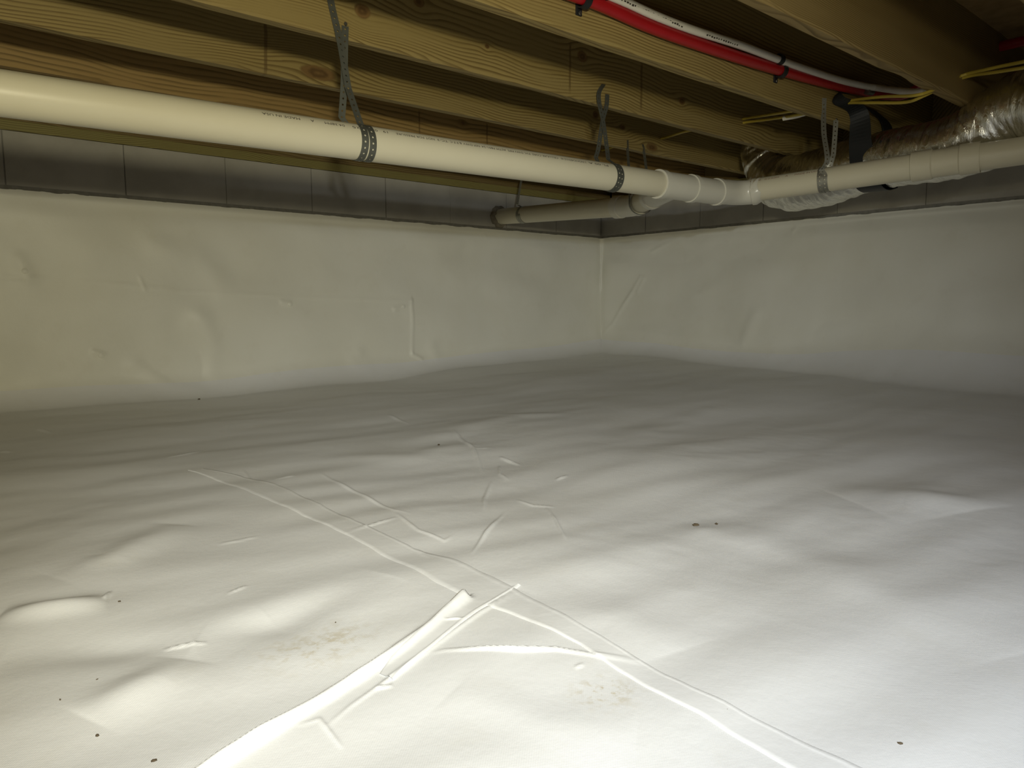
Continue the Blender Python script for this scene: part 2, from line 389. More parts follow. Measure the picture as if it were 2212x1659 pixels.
for ph in np.linspace(0, math.pi/2, NA+1)[1:]:
    d = Rc*(1-math.sin(ph)); r = rw*(1-d/dn); x_, y_ = r*ct, r*st_
    rowsX.append(x_[None]); rowsY.append(y_[None])
    e = math.cos(ph)
    rowsZ.append(((H(x_, y_)-zb)*e + zb + Rc*(1-math.cos(ph)))[None])
NWr = 74
z0 = rowsZ[-1][0]
for q in np.linspace(0, 1, NWr+1)[1:]:
    rowsX.append(xw[None]); rowsY.append(yw[None]); rowsZ.append((z0*(1-q)+ZL*q)[None])
X = np.vstack(rowsX); Y = np.vstack(rowsY); Z = np.vstack(rowsZ)
nf = NR+NA
# push the wall rows (and, fading, the cove rows) out from the wall
for sl, items, uu, seed in ((slice(iC, len(th)), TLp, 'x', 3.0), (slice(0, iC+1), TRp, 'y', 41.0)):
    U = (X if uu == 'x' else Y)[NR:, sl]; ZZ = Z[NR:, sl]
    d = WD(U.copy(), ZZ.copy(), items, seed)
    k = np.r_[np.linspace(0, 1, NA), np.ones(NWr)][:, None]
    ang = np.r_[np.linspace(0, math.pi/2, NA+1)[1:], np.full(NWr, math.pi/2)][:, None]
    if uu == 'x':
        cor = np.exp(-((XW-X[NR:, sl])/.05)**2)
        Y[NR:, sl] -= d*k*np.sin(ang)*(1-.6*cor); Z[NR:, sl] += d*k*np.cos(ang)
    else:
        cor = np.exp(-((YW-Y[NR:, sl])/.05)**2)
        m_ = np.ones(d.shape); m_[:, -1] = 1
        X[NR:, sl] -= d*k*np.sin(ang)*(1-.6*cor)
        Zs = Z[NR:, sl]; add = d*k*np.cos(ang); add[:, -1] = 0; Zs += add
# the proud bead of film folded into the corner, upper part
zc = Z[NR:, iC]; bead = .012*sst(.05, .12, zc)*np.ones_like(zc)
for j in (-1, 0, 1):
    f = 1.0 if j == 0 else .35
    X[NR:, iC+j] -= bead*f*.8; Y[NR:, iC+j] -= bead*f*.8
# small nicks along the cut top edge
Z[-1] += .004*pn(th*60, th*0+3)*(abs(pn(th*60, th*0+3)) > .25)
Z[-1] -= .003

def patch(r0, r1, c0, c1):
    nc = c1-c0; nr = r1-r0
    V = np.stack([X[r0:r1, c0:c1], Y[r0:r1, c0:c1], Z[r0:r1, c0:c1]], -1).reshape(-1, 3)
    return V, grid_quads(nr, nc)
SPL = NR+11
V, Q = patch(0, SPL+1, 0, len(th))
n0 = len(V)
# rest of the floor: behind the camera, coarser, and the disc under it
thb = np.r_[fine(math.atan2(YW, XB), rad(360)+thR0, rad(3))]
rb = np.minimum(np.where(np.cos(thb) < -1e-6, XB/np.cos(thb), 9), np.where(np.sin(thb) < -1e-6, YB/np.sin(thb), 9))
tb = np.linspace(0, 1, 40)[:, None]; rrb = R0*(rb[None]/R0)**tb
Xb, Yb = rrb*np.cos(thb), rrb*np.sin(thb); Vb = np.stack([Xb, Yb, H(Xb, Yb)], -1).reshape(-1, 3)
Qb = grid_quads(40, len(thb), n0)
V = np.vstack([V, Vb]); n1 = len(V)
tha = np.r_[th, thb]; rd = np.linspace(.002, 1.0, 12)[:, None]*R0
Xd, Yd = rd*np.cos(tha), rd*np.sin(tha); Vd = np.stack([Xd, Yd, H(Xd, Yd)], -1).reshape(-1, 3)
Qd = grid_quads(12, len(tha), n1)
V = np.vstack([V, Vd]); Q = np.vstack([Q, Qb, Qd])
floor = link('floor', npmesh('floor', V, Q), M_mem)
tag(floor, 'white vapor barrier sheet covering the crawl space ground', kind='structure')

V, Q = patch(SPL, X.shape[0], iC, len(th))
ll = link('wall_liner', npmesh('wall_liner', V, Q), M_memw)
tag(ll, 'white barrier sheet on the block wall behind the long drain pipe, with a vertical tuck', 'liner', 'wall liners')
V, Q = patch(SPL, X.shape[0], 0, iC+1)
lr = link('wall_liner', npmesh('wall_liner', V, Q), M_memw)
tag(lr, 'white barrier sheet on the block wall below the foil duct, slanting fold by the corner', 'liner', 'wall liners')

# seam tapes, draped on the relief
def drape(name, A, B, lift, parent, n=240, m=14, floor_pts=True):
    A = np.array(F2(A)); B = np.array(F2(B))
    A = resample(A, np.linalg.norm(np.diff(A, axis=0), axis=1).sum()/(n-1)); B = resample(B, np.linalg.norm(np.diff(B, axis=0), axis=1).sum()/(n-1))
    k = min(len(A), len(B)); A, B = A[:k], B[:k]
    s = np.linspace(0, 1, m)[None, :, None]; P = A[:, None]*(1-s)+B[:, None]*s
    P[:, :, 0] += .0016*pn(P[:, :, 0]*30, P[:, :, 1]*30); 
    z = H(P[..., 0], P[..., 1])
    prof = np.full(m, lift); prof[0] = prof[-1] = -.0015; prof[1] = lift*1.7; prof[-2] = lift*1.0
    V = np.concatenate([P, (z+prof[None])[..., None]], -1).reshape(-1, 3)
    return link(name, npmesh(name, V, grid_quads(k, m)), M_tape, parent)
tag(drape('seam_tape', SEAM_FAR, SEAM_NEAR, .0017, floor), 'white tape along the overlap of two floor sheets')
tag(drape('seam_tape', [(1128,1268),(1030,1330),(960,1385),(900,1435),(850,1478)], [(1010,1292),(935,1352),(880,1400),(840,1432),(818,1462)], .0020, floor, 120), 'short crosswise white tape meeting the long seam')

# plastic pins that hold the wall sheet
for (px_, py_) in ((52, 586), (622, 657), (866, 662), (217, 767)):
    p = on_y(px_, py_, YW); u = np.array([p[0]]); zz = np.array([p[2]])
    dd = float(WD(u, zz, TLp, 3.0)[0])
    P = [np.array([p[0], YW-dd+.004, p[2]]), np.array([p[0], YW-dd-.003, p[2]]), np.array([p[0], YW-dd-.006, p[2]])]
    tube('pin', P, [.011, .011, .004], M_memw, ll, 14)

# crumbs of dirt on the sheet
CRUMB = ['dark dirt crumb on the floor near the foot of the long wall', 'dark dirt crumb on the floor in the middle distance, left of the thin creases', 'larger of two dirt crumbs side by side on the floor, below the wall corner', 'smaller of two dirt crumbs side by side on the floor, below the wall corner', 'dirt speck at the end of the raised fold on the floor at far left', 'dirt crumb on the floor just beside the long seam, towards the lower right', 'upper of two dirt crumbs on the floor near the lower left corner', 'lower of two dirt crumbs on the floor near the lower left corner', 'faint dirt speck on the floor above the brown smudge, left of the pleat', 'dirt crumb on the floor by itself near the lower right corner', 'dirt speck on the floor between the left fold and the corner crumbs', 'leftmost faint dirt speck on the floor near the left edge']
for i, (px_, py_, r_) in enumerate([(430,863,.005),(948,962,.004),(1503,1136,.005),(1548,1133,.003),(258,1300,.0017),(1571,1535,.0016),(210,1590,.002),(332,1645,.002),(725,1345,.0011),(1945,1607,.0016),(210,1468,.0011),(130,1512,.0011)]):
    p = on_z(px_, py_, ZF)
    for _ in range(4): p = on_z(px_, py_, float(H(np.array([p[0]]), np.array([p[1]]))[0]))
    bm = bmesh.new(); bmesh.ops.create_icosphere(bm, subdivisions=1, radius=r_)
    for v in bm.verts: v.co = Vector((v.co.x*1.5, v.co.y, v.co.z*.7))*random.uniform(.75, 1.15)
    me = bpy.data.meshes.new('dirt_crumb'); bm.to_mesh(me); bm.free()
    o = link('dirt_crumb', me, M_dirt); o.location = (p[0], p[1], p[2]+r_*.45); o.rotation_euler = (0, 0, i*1.3)
    tag(o, CRUMB[i], 'dirt crumb', 'dirt crumbs on the floor sheet')

# ------------------------------------------------------------------ block walls, sill plates, rim boards, subfloor
def block_mesh(a, b, d, h):
    bm = bmesh.new(); bmesh.ops.create_cube(bm, size=1)
    for v in bm.verts: v.co = (v.co.x*a, v.co.y*b, v.co.z*h)
    bmesh.ops.bevel(bm, geom=bm.edges[:], offset=.0014, segments=1, affect='EDGES')
    me = bpy.data.meshes.new('concrete_block'); bm.to_mesh(me); bm.free(); me.materials.append(M_block); return me
blk = block_mesh(.3975, .19, .19, .1985)
wl = box('wall_left', (XB, YW+.005, -.75), (XW+.2, YW+.19, ZS-.001), M_mortar); tag(wl, kind='structure')
wr = box('wall_right', (XW+.005, YB, -.75), (XW+.19, YW+.2, ZS-.0012), M_mortar); tag(wr, kind='structure')
rs = random.Random(4)
for course in range(1):
    zc_ = ZS-.0995-.2*course-.0015
    xs = np.arange(.882+.2*course-.4*9, XW-.1, .4)
    for x_ in xs:
        o = link('concrete_block', blk, None, wl); o.location = (x_+rs.uniform(-.001, .001), YW+.095+rs.uniform(-.0015, .0015), zc_)
    for y_ in np.arange(1.305+.2-.4*10+.2*course, YW-.15, .4):
        o = link('concrete_block', blk, None, wr); o.rotation_euler = (0, 0, math.pi/2); o.location = (XW+.095+rs.uniform(-.0015, .0015), y_+rs.uniform(-.001, .001), zc_)
for o_ in (wl, wr): o_['category_hint'] = 0; del o_['category_hint']
wb = box('wall_back', (XB-.1, YB, -.75), (XB, YW+.1, ZJ+JH), M_block); tag(wb, kind='structure')
wn = box('wall_near', (XB, YB-.1, -.75), (XW+.1, YB, ZJ+JH), M_block); tag(wn, kind='structure')

M_sill = wood_mat('treated_sill', YW, early=(.30, .26, .09), late=(.10, .075, .022), freq=(150, 0), seed=9)
M_rim = wood_mat('rim_board', YW+.03, early=(.30, .22, .09), seed=12)
sl = box('sill_plate', (XB, YW+.001, ZS), (XW+.15, YW+.141, ZJ), M_sill, bev=.003)
tag(sl, 'greenish treated sill plate on top of the long block wall behind the drain pipe', 'sill plate', 'sill plates')
sr = box('sill_plate', (XW+.001, YB, ZS), (XW+.141, YW, ZJ), M_sill, bev=.003)
tag(sr, 'treated sill plate on the block wall beyond the foil duct, almost hidden in shadow', 'sill plate', 'sill plates')
rl = box('rim_board', (XB, YW+.06, ZJ), (XW+.14, YW+.098, ZJ+JH), M_rim, bev=.003)
tag(rl, 'rim board standing on the sill plate behind the long drain pipe', 'rim board', 'rim boards')
rr_ = box('rim_board', (XW+.09, YB, ZJ), (XW+.128, YW, ZJ+JH), M_rim, bev=.003)
tag(rr_, 'rim board across the joist ends in the dark beyond the foil duct', 'rim board', 'rim boards')
ceil = box('ceiling', (XB-.1, YB-.1, ZJ+JH), (XW+.2, YW+.2, ZJ+JH+.02), M_osb); tag(ceil, 'subfloor boards above the joists', kind='structure')

# ------------------------------------------------------------------ joists
yJ = {k: v*ZJ-JT for k, v in dict(E=.838, D=1.441, C=2.048, A=2.65, B=3.25, Fj=3.855, G=4.46).items()}   # front faces
def kn(px_, py_, Y, ax, az): p = on_y(px_, py_, Y); return (p[0], p[2], ax, az)
def sx(px_, py0, py1, Y, wd): p = on_y(px_, py0, Y); q = on_y(px_, py1, Y); return (p[0], min(p[2], q[2]), max(p[2], q[2]), wd)
A, B_, C_, D_, E_, F_, G_ = (yJ[k] for k in ('A', 'B', 'C', 'D', 'E', 'Fj', 'G'))
WD_ = {
 'A': dict(knots=[kn(783, 24, A, .026, .020), kn(1052, 100, A, .010, .008), kn(905, 4, A, .02, .016), kn(1258, 122, A, .026, .020), kn(1473, 218, A, .022, .016)],
           stains=[sx(1232, 95, 195, A, .006), sx(1387, 138, 235, A, .008)], seed=1.0),
 'B': dict(knots=[kn(688, 158, B_, .065, .024), kn(1287, 248, B_, .02, .018), kn(1408, 318, B_, .045, .02), kn(1345, 275, B_, .02, .012)], stains=[sx(572, 50, 158, B_, .007)], seed=4.0),
 'C': dict(knots=[], stains=[], seed=8.0, straight=.02, freq=(125, 90)),
 'D': dict(knots=[], stains=[], seed=14.0, straight=.03, freq=(230, 120), early=(.30, .215, .085)),
 'E': dict(knots=[], stains=[], seed=17.0, straight=.02), 'Fj': dict(knots=[kn(1000, 265, F_, .012, .01)], stains=[sx(905, 240, 292, F_, .005), sx(1052, 268, 318, F_, .006)], seed=23.0, red=.35, freq=(60, 60)),
 'G': dict(knots=[], stains=[], seed=27.0)}
LAB = {
 'A': 'pine floor joist with round knots that both drain pipe straps are nailed to',
 'B': 'pine floor joist with the large oval knot at its lower edge, behind the strapped joist',
 'C': 'pine floor joist carrying the red and white tubes on its face',
 'D': 'wide bare pine joist crossing above the yellow cables in front of the red tube',
 'E': 'pine joist whose underside just shows in the top right corner',
 'Fj': 'brownish pine joist directly behind the top of the long drain pipe',
 'G': 'shadowed pine joist next to the block wall, mostly hidden by the drain pipe'}
def joist(key):
    y0 = yJ[key]; x0, x1 = XB, XW+.088
    n = 150; xs = np.linspace(x0, x1, n); s = hash(key) % 7
    s = 'EDCAFjBG'.find(key)*3.1
    prof = [(0, JH), (0, .006), (.004, .0), (JT-.004, 0), (JT, .005), (JT, JH)]
    V = []
    for x_ in xs:
        wv = .0016*float(pn(x_*2+s, s)); 
        wane = max(0, float(pn(x_*3.5+s, s+7))-.28)*.018; wane2 = max(0, float(pn(x_*3.1+s, s+17))-.22)*.030
        for j, (a, b) in enumerate(prof):
            if j == 1: b += wane
            if j == 2: a += wane*.8
            if j == 3: a -= wane2*.8; 
            if j == 4: b += wane2
            V.append((x_, y0+a+wv*.5, ZJ+b+(wv if b < .05 else 0)))
    fs = []; m = len(prof)
    for i in range(n-1):
        for j in range(m):
            j2 = (j+1) % m; fs.append((i*m+j, (i+1)*m+j, (i+1)*m+j2, i*m+j2))
    fs.append(tuple(range(m))); fs.append(tuple((n-1)*m+j for j in range(m-1, -1, -1)))
    o = link('floor_joist', pmesh('floor_joist', V, fs), wood_mat('pine_'+key, y0, **WD_[key]))
    tag(o, LAB[key], 'joist', 'floor joists')
    return o
JO = {k: joist(k) for k in ('A', 'B', 'C', 'D', 'E', 'Fj', 'G')}

# ------------------------------------------------------------------ drain line
RP = .0445
ym = lambda x_: 1.742-.035*x_
def main_at(px_, py_):
    r = ray(px_, py_); s = 1.742/(r[1]+.035*r[0]); return r*s
m0 = main_at(0, 201.0); m1 = main_at(1545, 414.5)
dm = (m1-m0)/np.linalg.norm(m1-m0)
def mpt(px_):            # point of the main axis seen in column px_
    lo, hi = -1.5, 4.0
    for _ in range(50):
        mid = (lo+hi)/2; p = m0+dm*mid; c = CX+F*(p@_rt)/(p@_f)
        if c < px_: lo = mid
        else: hi = mid
    return m0+dm*lo
def right_at(px_, py_):
    r = ray(px_, py_); s = (2.60+.22*1.5)/(r[0]+.22*r[1]); return r*s
r0 = right_at(1640, 409.5); r1 = right_at(2139, 336.0)
drr = (r1-r0)/np.linalg.norm(r1-r0)
def rpt(px_):
    lo, hi = -1.0, 3.0
    for _ in range(50):
        mid = (lo+hi)/2; p = r0+drr*mid; c = CX+F*(p@_rt)/(p@_f)
        if c < px_: lo = mid
        else: hi = mid
    return r0+drr*lo
dl = empty('drain_line', tuple(mpt(1420)))
tag(dl, 'cream plastic drain line with wye and elbow, hung under the joists on straps', 'drain pipe')
def seg(a, b, n=2): return np.array([a+(b-a)*k for k in np.linspace(0, 1, n)])
pm = tube('pipe', seg(m0-dm*1.2, mpt(1424), 40), RP, M_pvc, dl, 48)
RH = .0515
def fitting(name, pieces, label=None, mat=M_fit, n=40):
    """pieces: list of (P, R) joined into one part"""
    o = None; objs = []
    for P, R in pieces: objs.append(tube(name, P, R, mat, None, n))
    bm = bmesh.new()
    for q in objs: bm.from_mesh(q.data)
    me = bpy.data.meshes.new(name); bm.to_mesh(me); bm.free()
    for q in objs: bpy.data.objects.remove(q)
    o = link(name, me, mat, dl)
    if label: o['label'] = label
    return o
def hubbed(P, hubs, rb=.0475):
    """steps of radius along a straight or curved path P; hubs: list of (s0,s1) arclength ranges with hub radius"""
    P = resample(P, .004); s = np.r_[0, np.cumsum(np.linalg.norm(np.diff(P, axis=0), axis=1))]
    R = np.full(len(P), rb)
    for a, b in hubs:
        R[(s >= a-1e-4) & (s <= b+1e-4)] = RH
    return P, R
# branch off the wye, then the stub
wy = mpt(1452)
stub_w = on_y(1088, 468, YW); stub_w[0] = 2.63
sd_a = on_y(1300, 451.5, 2.40); 
stub_dir = (sd_a-on_y(1097, 466, 3.2)); stub_dir /= np.linalg.norm(stub_dir)
bdir = np.array([.66, .75, .09]); bdir /= np.linalg.norm(bdir)
s_end = on_y(1352, 446, 2.20)
s_wall = on_y(1092, 467, 3.2); s_wall = s_wall + (s_wall-s_end)/np.linalg.norm(s_wall-s_end)*.12
sdir = (s_end-s_wall)/np.linalg.norm(s_end-s_wall)
# pipe meets the branch: elbow between stub line and a branch line that returns to the main
b0 = wy
corner = s_end + sdir*.055
bd = corner-b0; bl = np.linalg.norm(bd); bd /= bl
wye_path, wye_R = hubbed(seg(mpt(1420), mpt(1489), 30), [(0, .030)])
br_P = seg(b0, b0+bd*min(.30, bl*.52), 20); brl = np.linalg.norm(br_P[-1]-br_P[0])
bp, bR = hubbed(br_P, [(brl-.045, brl)])
fitting('wye_fitting', [(wye_path, wye_R), (bp, bR)], 'pale wye fitting where the branch leaves the long pipe')
tube('pipe', seg(b0+bd*(brl-.03), corner-bd*.10, 4), RP, M_pvc, dl, 36)
# ring coupling on the branch, elbow to the stub
e0 = corner-bd*.11; e1 = corner-sdir*.12
ee = np.array([(1-q)**2*(corner-bd*.07)+2*q*(1-q)*corner+q*q*(corner-sdir*.07) for q in np.linspace(0, 1, 14)])
EP = np.vstack([e0[None], ee, e1[None]]); L_ = np.linalg.norm(np.diff(EP, axis=0), axis=1).sum()
P_, R_ = hubbed(EP, [(0, .042), (L_-.042, L_)])
fitting('elbow_fitting', [(P_, R_)], 'pale elbow fitting between the branch and the wall stub')
tube('pipe', seg(e1+sdir*.02, s_wall, 8), RP, M_pvc, dl, 40)
# short adapter, elbow, right-hand run
ap, aR = hubbed(seg(mpt(1489), mpt(1546), 20), [(0, .026)], .0470)
fitting('adapter_fitting', [(ap, aR)])
cr = None
# crossing of the two axes (closest approach, in plan)
A2 = np.array([[dm[0], -drr[0]], [dm[1], -drr[1]]]); tt = np.linalg.solve(A2, (r0-m1)[:2])
cr = .5*(m1+dm*tt[0]+r0+drr*tt[1])
st0 = mpt(1545); en0 = rpt(1630)
ee = np.array([(1-q)**2*(cr-dm*.085)+2*q*(1-q)*cr+q*q*(cr+drr*.07) for q in np.linspace(0, 1, 16)])
EP = np.vstack([st0[None], ee, en0[None]]); L_ = np.linalg.norm(np.diff(EP, axis=0), axis=1).sum()
P_, R_ = hubbed(EP, [(0, .022), (L_-.030, L_)], .0475)
fitting('elbow_fitting', [(P_, R_)], 'glossy pale elbow fitting turning the line under the duct')
pr = tube('pipe', np.vstack([seg(en0-drr*.02, r1+drr*1.7, 30)]), RP, M_pvc, dl, 48)
cp = seg(rpt(1970), rpt(2118), 40); L_ = np.linalg.norm(cp[-1]-cp[0])
s1 = np.linalg.norm(rpt(2014)-rpt(1970)); s2 = np.linalg.norm(rpt(2075)-rpt(1970))
P_, R_ = hubbed(cp, [(0, s1), (s2, L_)], .0468); R_ = np.where(R_ > .05, .0508, R_)
fitting('repair_coupling', [(P_, R_)], 'cream coupling sleeve under the foil duct', M_pvc)
# torn collar of sealant where the stub enters the wall
cv = []; cf = []
nn = 26
for i in range(nn):
    a = 2*math.pi*i/nn
    for (rr2, yy2) in ((.046, -.03), (.052+.006*float(pn(i*.9, 2)), -.028), (.062+.012*float(pn(i*1.3, 5)), -.004), (.066+.012*float(pn(i*1.3, 5)), .01)):
        c0 = s_wall+(s_end-s_wall)*((YW+yy2-s_wall[1])/(s_end-s_wall)[1])
        cv.append((c0[0]+rr2*math.cos(a), YW+yy2*(1+.5*float(pn(i*.7, 9))), c0[2]+rr2*math.sin(a)))
for i in range(nn):
    for j in range(3):
        i2 = (i+1) % nn; cf.append((i*4+j, i2*4+j, i2*4+j+1, i*4+j+1))
so = link('wall_sealant', pmesh('wall_sealant', cv, cf), simple('grey_mortar_collar', (.25, .22, .16), .95, 0, .2, .5, 40, bump=.6), None, True)
tag(so, 'ragged mortar collar on the block wall around the stub pipe end', 'sealant')

# printing on the pipes, laid on the curved surface
def text_mesh(body, size):
    cu = bpy.data.curves.new('print', 'FONT'); cu.body = body; cu.size = size; cu.align_x = 'CENTER'; cu.align_y = 'CENTER'; cu.resolution_u = 2
    ob = bpy.data.objects.new('print', cu); C.objects.link(ob)
    dg = bpy.context.evaluated_depsgraph_get(); me = bpy.data.meshes.new_from_object(ob.evaluated_get(dg))
    bpy.data.objects.remove(ob); return me
def lettering(body, size, p0, axis, phi, wide, parent, mat, flip=False, sx_=1.0):
    """phi: angle round the pipe from straight up towards the camera side"""
    me = text_mesh(body, size); n = len(me.vertices); co = np.zeros(n*3, np.float32); me.vertices.foreach_get('co', co); co = co.reshape(-1, 3)
    wd = co[:, 0].max()-co[:, 0].min(); k = wide/wd if wide else sx_
    side = np.cross(axis, [0, 0, 1.0]); side /= np.linalg.norm(side)
    upv = np.cross(side, axis)
    sgn = -1 if flip else 1
    u = co[:, 0]*k*sgn; v = co[:, 1]*sgn
    ang = phi - v/RP; R_ = RP+.0004
    P = p0[None]+u[:, None]*axis[None]+R_*(np.sin(ang)[:, None]*side[None]+np.cos(ang)[:, None]*upv[None])
    me.vertices.foreach_set('co', P.astype(np.float32).ravel()); me.update()
    return link('lettering', me, mat, parent)
PH = math.radians(50)
def mspan(a, b): p, q = mpt(a), mpt(b); return (p+q)/2, float(np.linalg.norm(q-p))
for body, a, b in (('MADE IN USA', 557, 638), ('A', 660, 668), ('04:38PM', 690, 733), ('25', 749, 766), ('04', 790, 803), ('19', 816, 826), ('NOT FOR PRESSURE', 843, 925), ('TC-3', 931, 953), ('& P F C', 958, 983),
                   ('NSF-DWV', 987, 1022), ('ASTM F891-24', 1026, 1078), ('PVC DWV PIPE', 1082, 1130), ('CELLULAR CORE', 1134, 1190), ('3 INCH SCHEDULE 40', 1196, 1250), ('PL 00 A', 1256, 1298)):
    p, wdt = mspan(a, b); lettering(body, .0115, p, dm, PH, wdt, pm, M_ink, flip=True)
def rspan(a, b): p, q = rpt(a), rpt(b); return (p+q)/2, float(np.linalg.norm(q-p))
for body, a, b in (('PRESSURE', 1622, 1650), ('04 25 04:39PM', 1658, 1689), ('A', 1702, 1708), ('MADE IN USA', 1722, 1773)):
    p, wdt = rspan(a, b); lettering(body, .0115, p, drr, math.radians(48), wdt, pr, M_inkr)

# ------------------------------------------------------------------ perforated straps
def strap(path, wdir, mat, w_=.019, pitch=.0155, hole=.0027, name='band', parent=None, thick=.0011):
    """path (n,3) centre line, wdir (n,3) width direction -> band with real holes"""
    P = np.hstack([np.asarray(path, float), np.asarray(wdir, float)]); Q = resample(P, pitch/4)
    n = (len(Q)-1)//4; Q = Q[:n*4+1]
    d = np.arange(len(Q))
    def pt(s, t_):
        q = np.array([np.interp(s, d, Q[:, c]) for c in range(6)]); wv = q[3:]/np.linalg.norm(q[3:]); return q[:3]+wv*t_
    V, Fc = [], []; hw = w_/2
    for c in range(n):
        s0 = c*4; o = len(V)
        outer = [(0, -hw), (2, -hw), (4, -hw), (4, 0), (4, hw), (2, hw), (0, hw), (0, 0)]
        for (s, t_) in outer: V.append(pt(s0+s, t_))
        hs = hole/pitch*4
        for (s, t_) in outer:
            a = math.atan2(t_/hw, (s-2)/2); V.append(pt(s0+2+hs*math.cos(a), hole*math.sin(a)))
        for j in range(8):
            j2 = (j+1) % 8; Fc.append((o+j, o+j2, o+8+j2, o+8+j))
    me = pmesh(name, V, Fc)
    bm = bmesh.new(); bm.from_mesh(me); bmesh.ops.remove_doubles(bm, verts=bm.verts[:], dist=2e-4); bm.to_mesh(me); bm.free()
    ob = link(name, me, mat, parent)
    md = ob.modifiers.new('thickness', 'SOLIDIFY'); md.thickness = thick; md.offset = 0
    return ob
def nail(p, d, parent):
    d = np.asarray(d, float); tube('nail', [p-d*.012, p+d*.0015, p+d*.0018, p+d*.003], [.0017, .0017, .005, .0045], M_nail, parent, 10)
def loop(c, axis, f0, f1, x0, x1, n=26, r=RP+.0016):
    """f: degrees from straight up, positive towards the camera side"""
    side = np.cross(axis, [0, 0, 1.0]); side /= np.linalg.norm(side); upv = np.cross(side, axis)
    out = []
    for q in np.linspace(0, 1, n):
        a = math.radians(f0+(f1-f0)*q); out.append(c+axis*(x0+(x1-x0)*q)+r*(math.sin(a)*side+math.cos(a)*upv))
    return np.array(out)
def const(v, n): return np.tile(np.asarray(v, float)[None], (n, 1))

# first strap of the long pipe
c1 = mpt(778)
s1_ = empty('pipe_strap', tuple(c1)); tag(s1_, 'dark perforated metal strap looped twice round the long drain pipe, nearest the camera', 'pipe strap', 'pipe straps')
YA = A-.004
up1 = cat([on_y(708, -40, YA), on_y(716, 10, YA), on_y(735, 92, YA-.004), on_y(752, 190, YA-.012)], 10)
lp1 = loop(c1, dm, 28, 345, -.008, -.004); lp2 = loop(c1, dm, 360, 655, .010, .024)
dn1 = cat([on_y(738, 255, YA+.012), on_y(743, 185, YA+.004), on_y(744, 120, YA), on_y(746, 46, YA)], 10)
pth = np.vstack([up1, lp1, lp2[2:], dn1]); strap(pth, const(dm, len(pth)), M_strap, parent=s1_)
nail(on_y(746, 52, A), [0, -1, 0], s1_); nail(on_y(710, -30, A), [0, -1, 0], s1_)
# second strap
c2 = mpt(1316)
s2_ = empty('pipe_strap', tuple(c2)); tag(s2_, 'dark perforated metal strap with crossing legs round the long drain pipe near the wye', 'pipe strap', 'pipe straps')
up2 = cat([on_y(1304, 182, YA), on_y(1294, 200, YA-.010), on_y(1295, 225, YA-.012), on_y(1303, 262, YA-.010), on_y(1311, 320, YA-.014), on_y(1314, 345, YA-.03)], 8)
lp1 = loop(c2, dm, 25, 345, .002, .006); lp2 = loop(c2, dm, 360, 650, .012, .018, r=RP+.003)
dn2 = cat([on_y(1287, 340, YA+.02), on_y(1293, 318, YA+.01), on_y(1302, 260, YA), on_y(1310, 230, YA-.003), on_y(1312, 204, YA)], 8)
pth = np.vstack([up2, lp1, lp2[2:], dn2]); strap(pth, const(dm, len(pth)), M_strap, parent=s2_)
nail(on_y(1303, 185, A), [0, -1, 0], s2_); nail(on_y(1312, 207, A), [0, -1, 0], s2_)
# strap of the branch fitting, two straight legs
YBf = B_-.003
c3 = corner-bd*.13
s3_ = empty('pipe_strap', tuple(c3)); tag(s3_, 'narrow dark strap with two upright legs holding the branch behind the wye', 'pipe strap', 'pipe straps')
ax3 = bd
la = cat([on_y(1355, 303, YBf), on_y(1356, 330, YBf), on_y(1359, 370, YBf-.01)], 8); lb = cat([on_y(1397, 372, YBf-.01), on_y(1392, 335, YBf), on_y(1388, 310, YBf)], 8)
lp = loop(c3, ax3, -95, -265, 0, 0, r=RP+.008)
pth = np.vstack([la, lp, lb]); wdv = np.vstack([const([.3, 1, 0], len(la)), const(ax3, len(lp)), const([.3, 1, 0], len(lb))])
strap(pth, wdv, M_strap, parent=s3_); nail(on_y(1355, 307, B_), [0, -1, 0], s3_); nail(on_y(1388, 314, B_), [0, -1, 0], s3_)
# strap of the wall stub
c4 = s_wall+(s_end-s_wall)*.26
pr4 = CX+F*(c4@_rt)/(c4@_f)
ax4 = sdir
s4_ = empty('pipe_strap', tuple(c4)); tag(s4_, 'pale perforated strap holding the stub pipe beside the block wall', 'pipe strap', 'pipe straps')
nG = np.array([c4[0]-.055, G_-.004, ZJ+.05])
la = cat([nG, nG*.6+.4*(c4+np.array([-.05, 0, .06])), c4+np.array([-.048, -.012, .05])], 12)
lp = loop(c4, ax4, -60, -330, .0, .012); lp2 = loop(c4, ax4, -345, -640, .022, .030)
pth = np.vstack([la, lp, lp2]); wdv = np.vstack([const([-.75, -.65, 0], len(la)), const(ax4, len(lp)+len(lp2))])
strap(pth, np.vstack([const(ax4, len(la)), wdv[len(la):]]), M_strapl, parent=s4_); nail(nG, [0, -1, 0], s4_)
# strap of the right-hand run
YC = C_-.004; c5 = rpt(1786)
s5_ = empty('pipe_strap', tuple(c5)); tag(s5_, 'pale perforated strap round the pipe in front of the black duct strap', 'pipe strap', 'pipe straps')
ax5 = drr
la = cat([on_y(1780, 212, YC), on_y(1779, 245, YC), on_y(1780, 290, YC-.01), on_y(1787, 345, YC-.03), c5+np.array([-.045, .0, .03])], 10)
lp = loop(c5, ax5, 75, 330, .004, -.004); lp2 = loop(c5, ax5, 350, 640, -.012, -.016, r=RP+.003)
lb = cat([on_y(1800, 335, YC+.01), on_y(1803, 300, YC+.005), on_y(1806, 255, YC)], 10)
pth = np.vstack([la, lp, lp2[2:], lb])
wdv = np.vstack([const([.8, -.6, 0], len(la)-6), const(ax5, 6+len(lp)+len(lp2)-2), const([.8, -.6, 0], len(lb))])
strap(pth, wdv, M_strapl, parent=s5_); nail(on_y(1780, 217, C_), [0, -1, 0], s5_); nail(on_y(1806, 258, C_), [0, -1, 0], s5_)

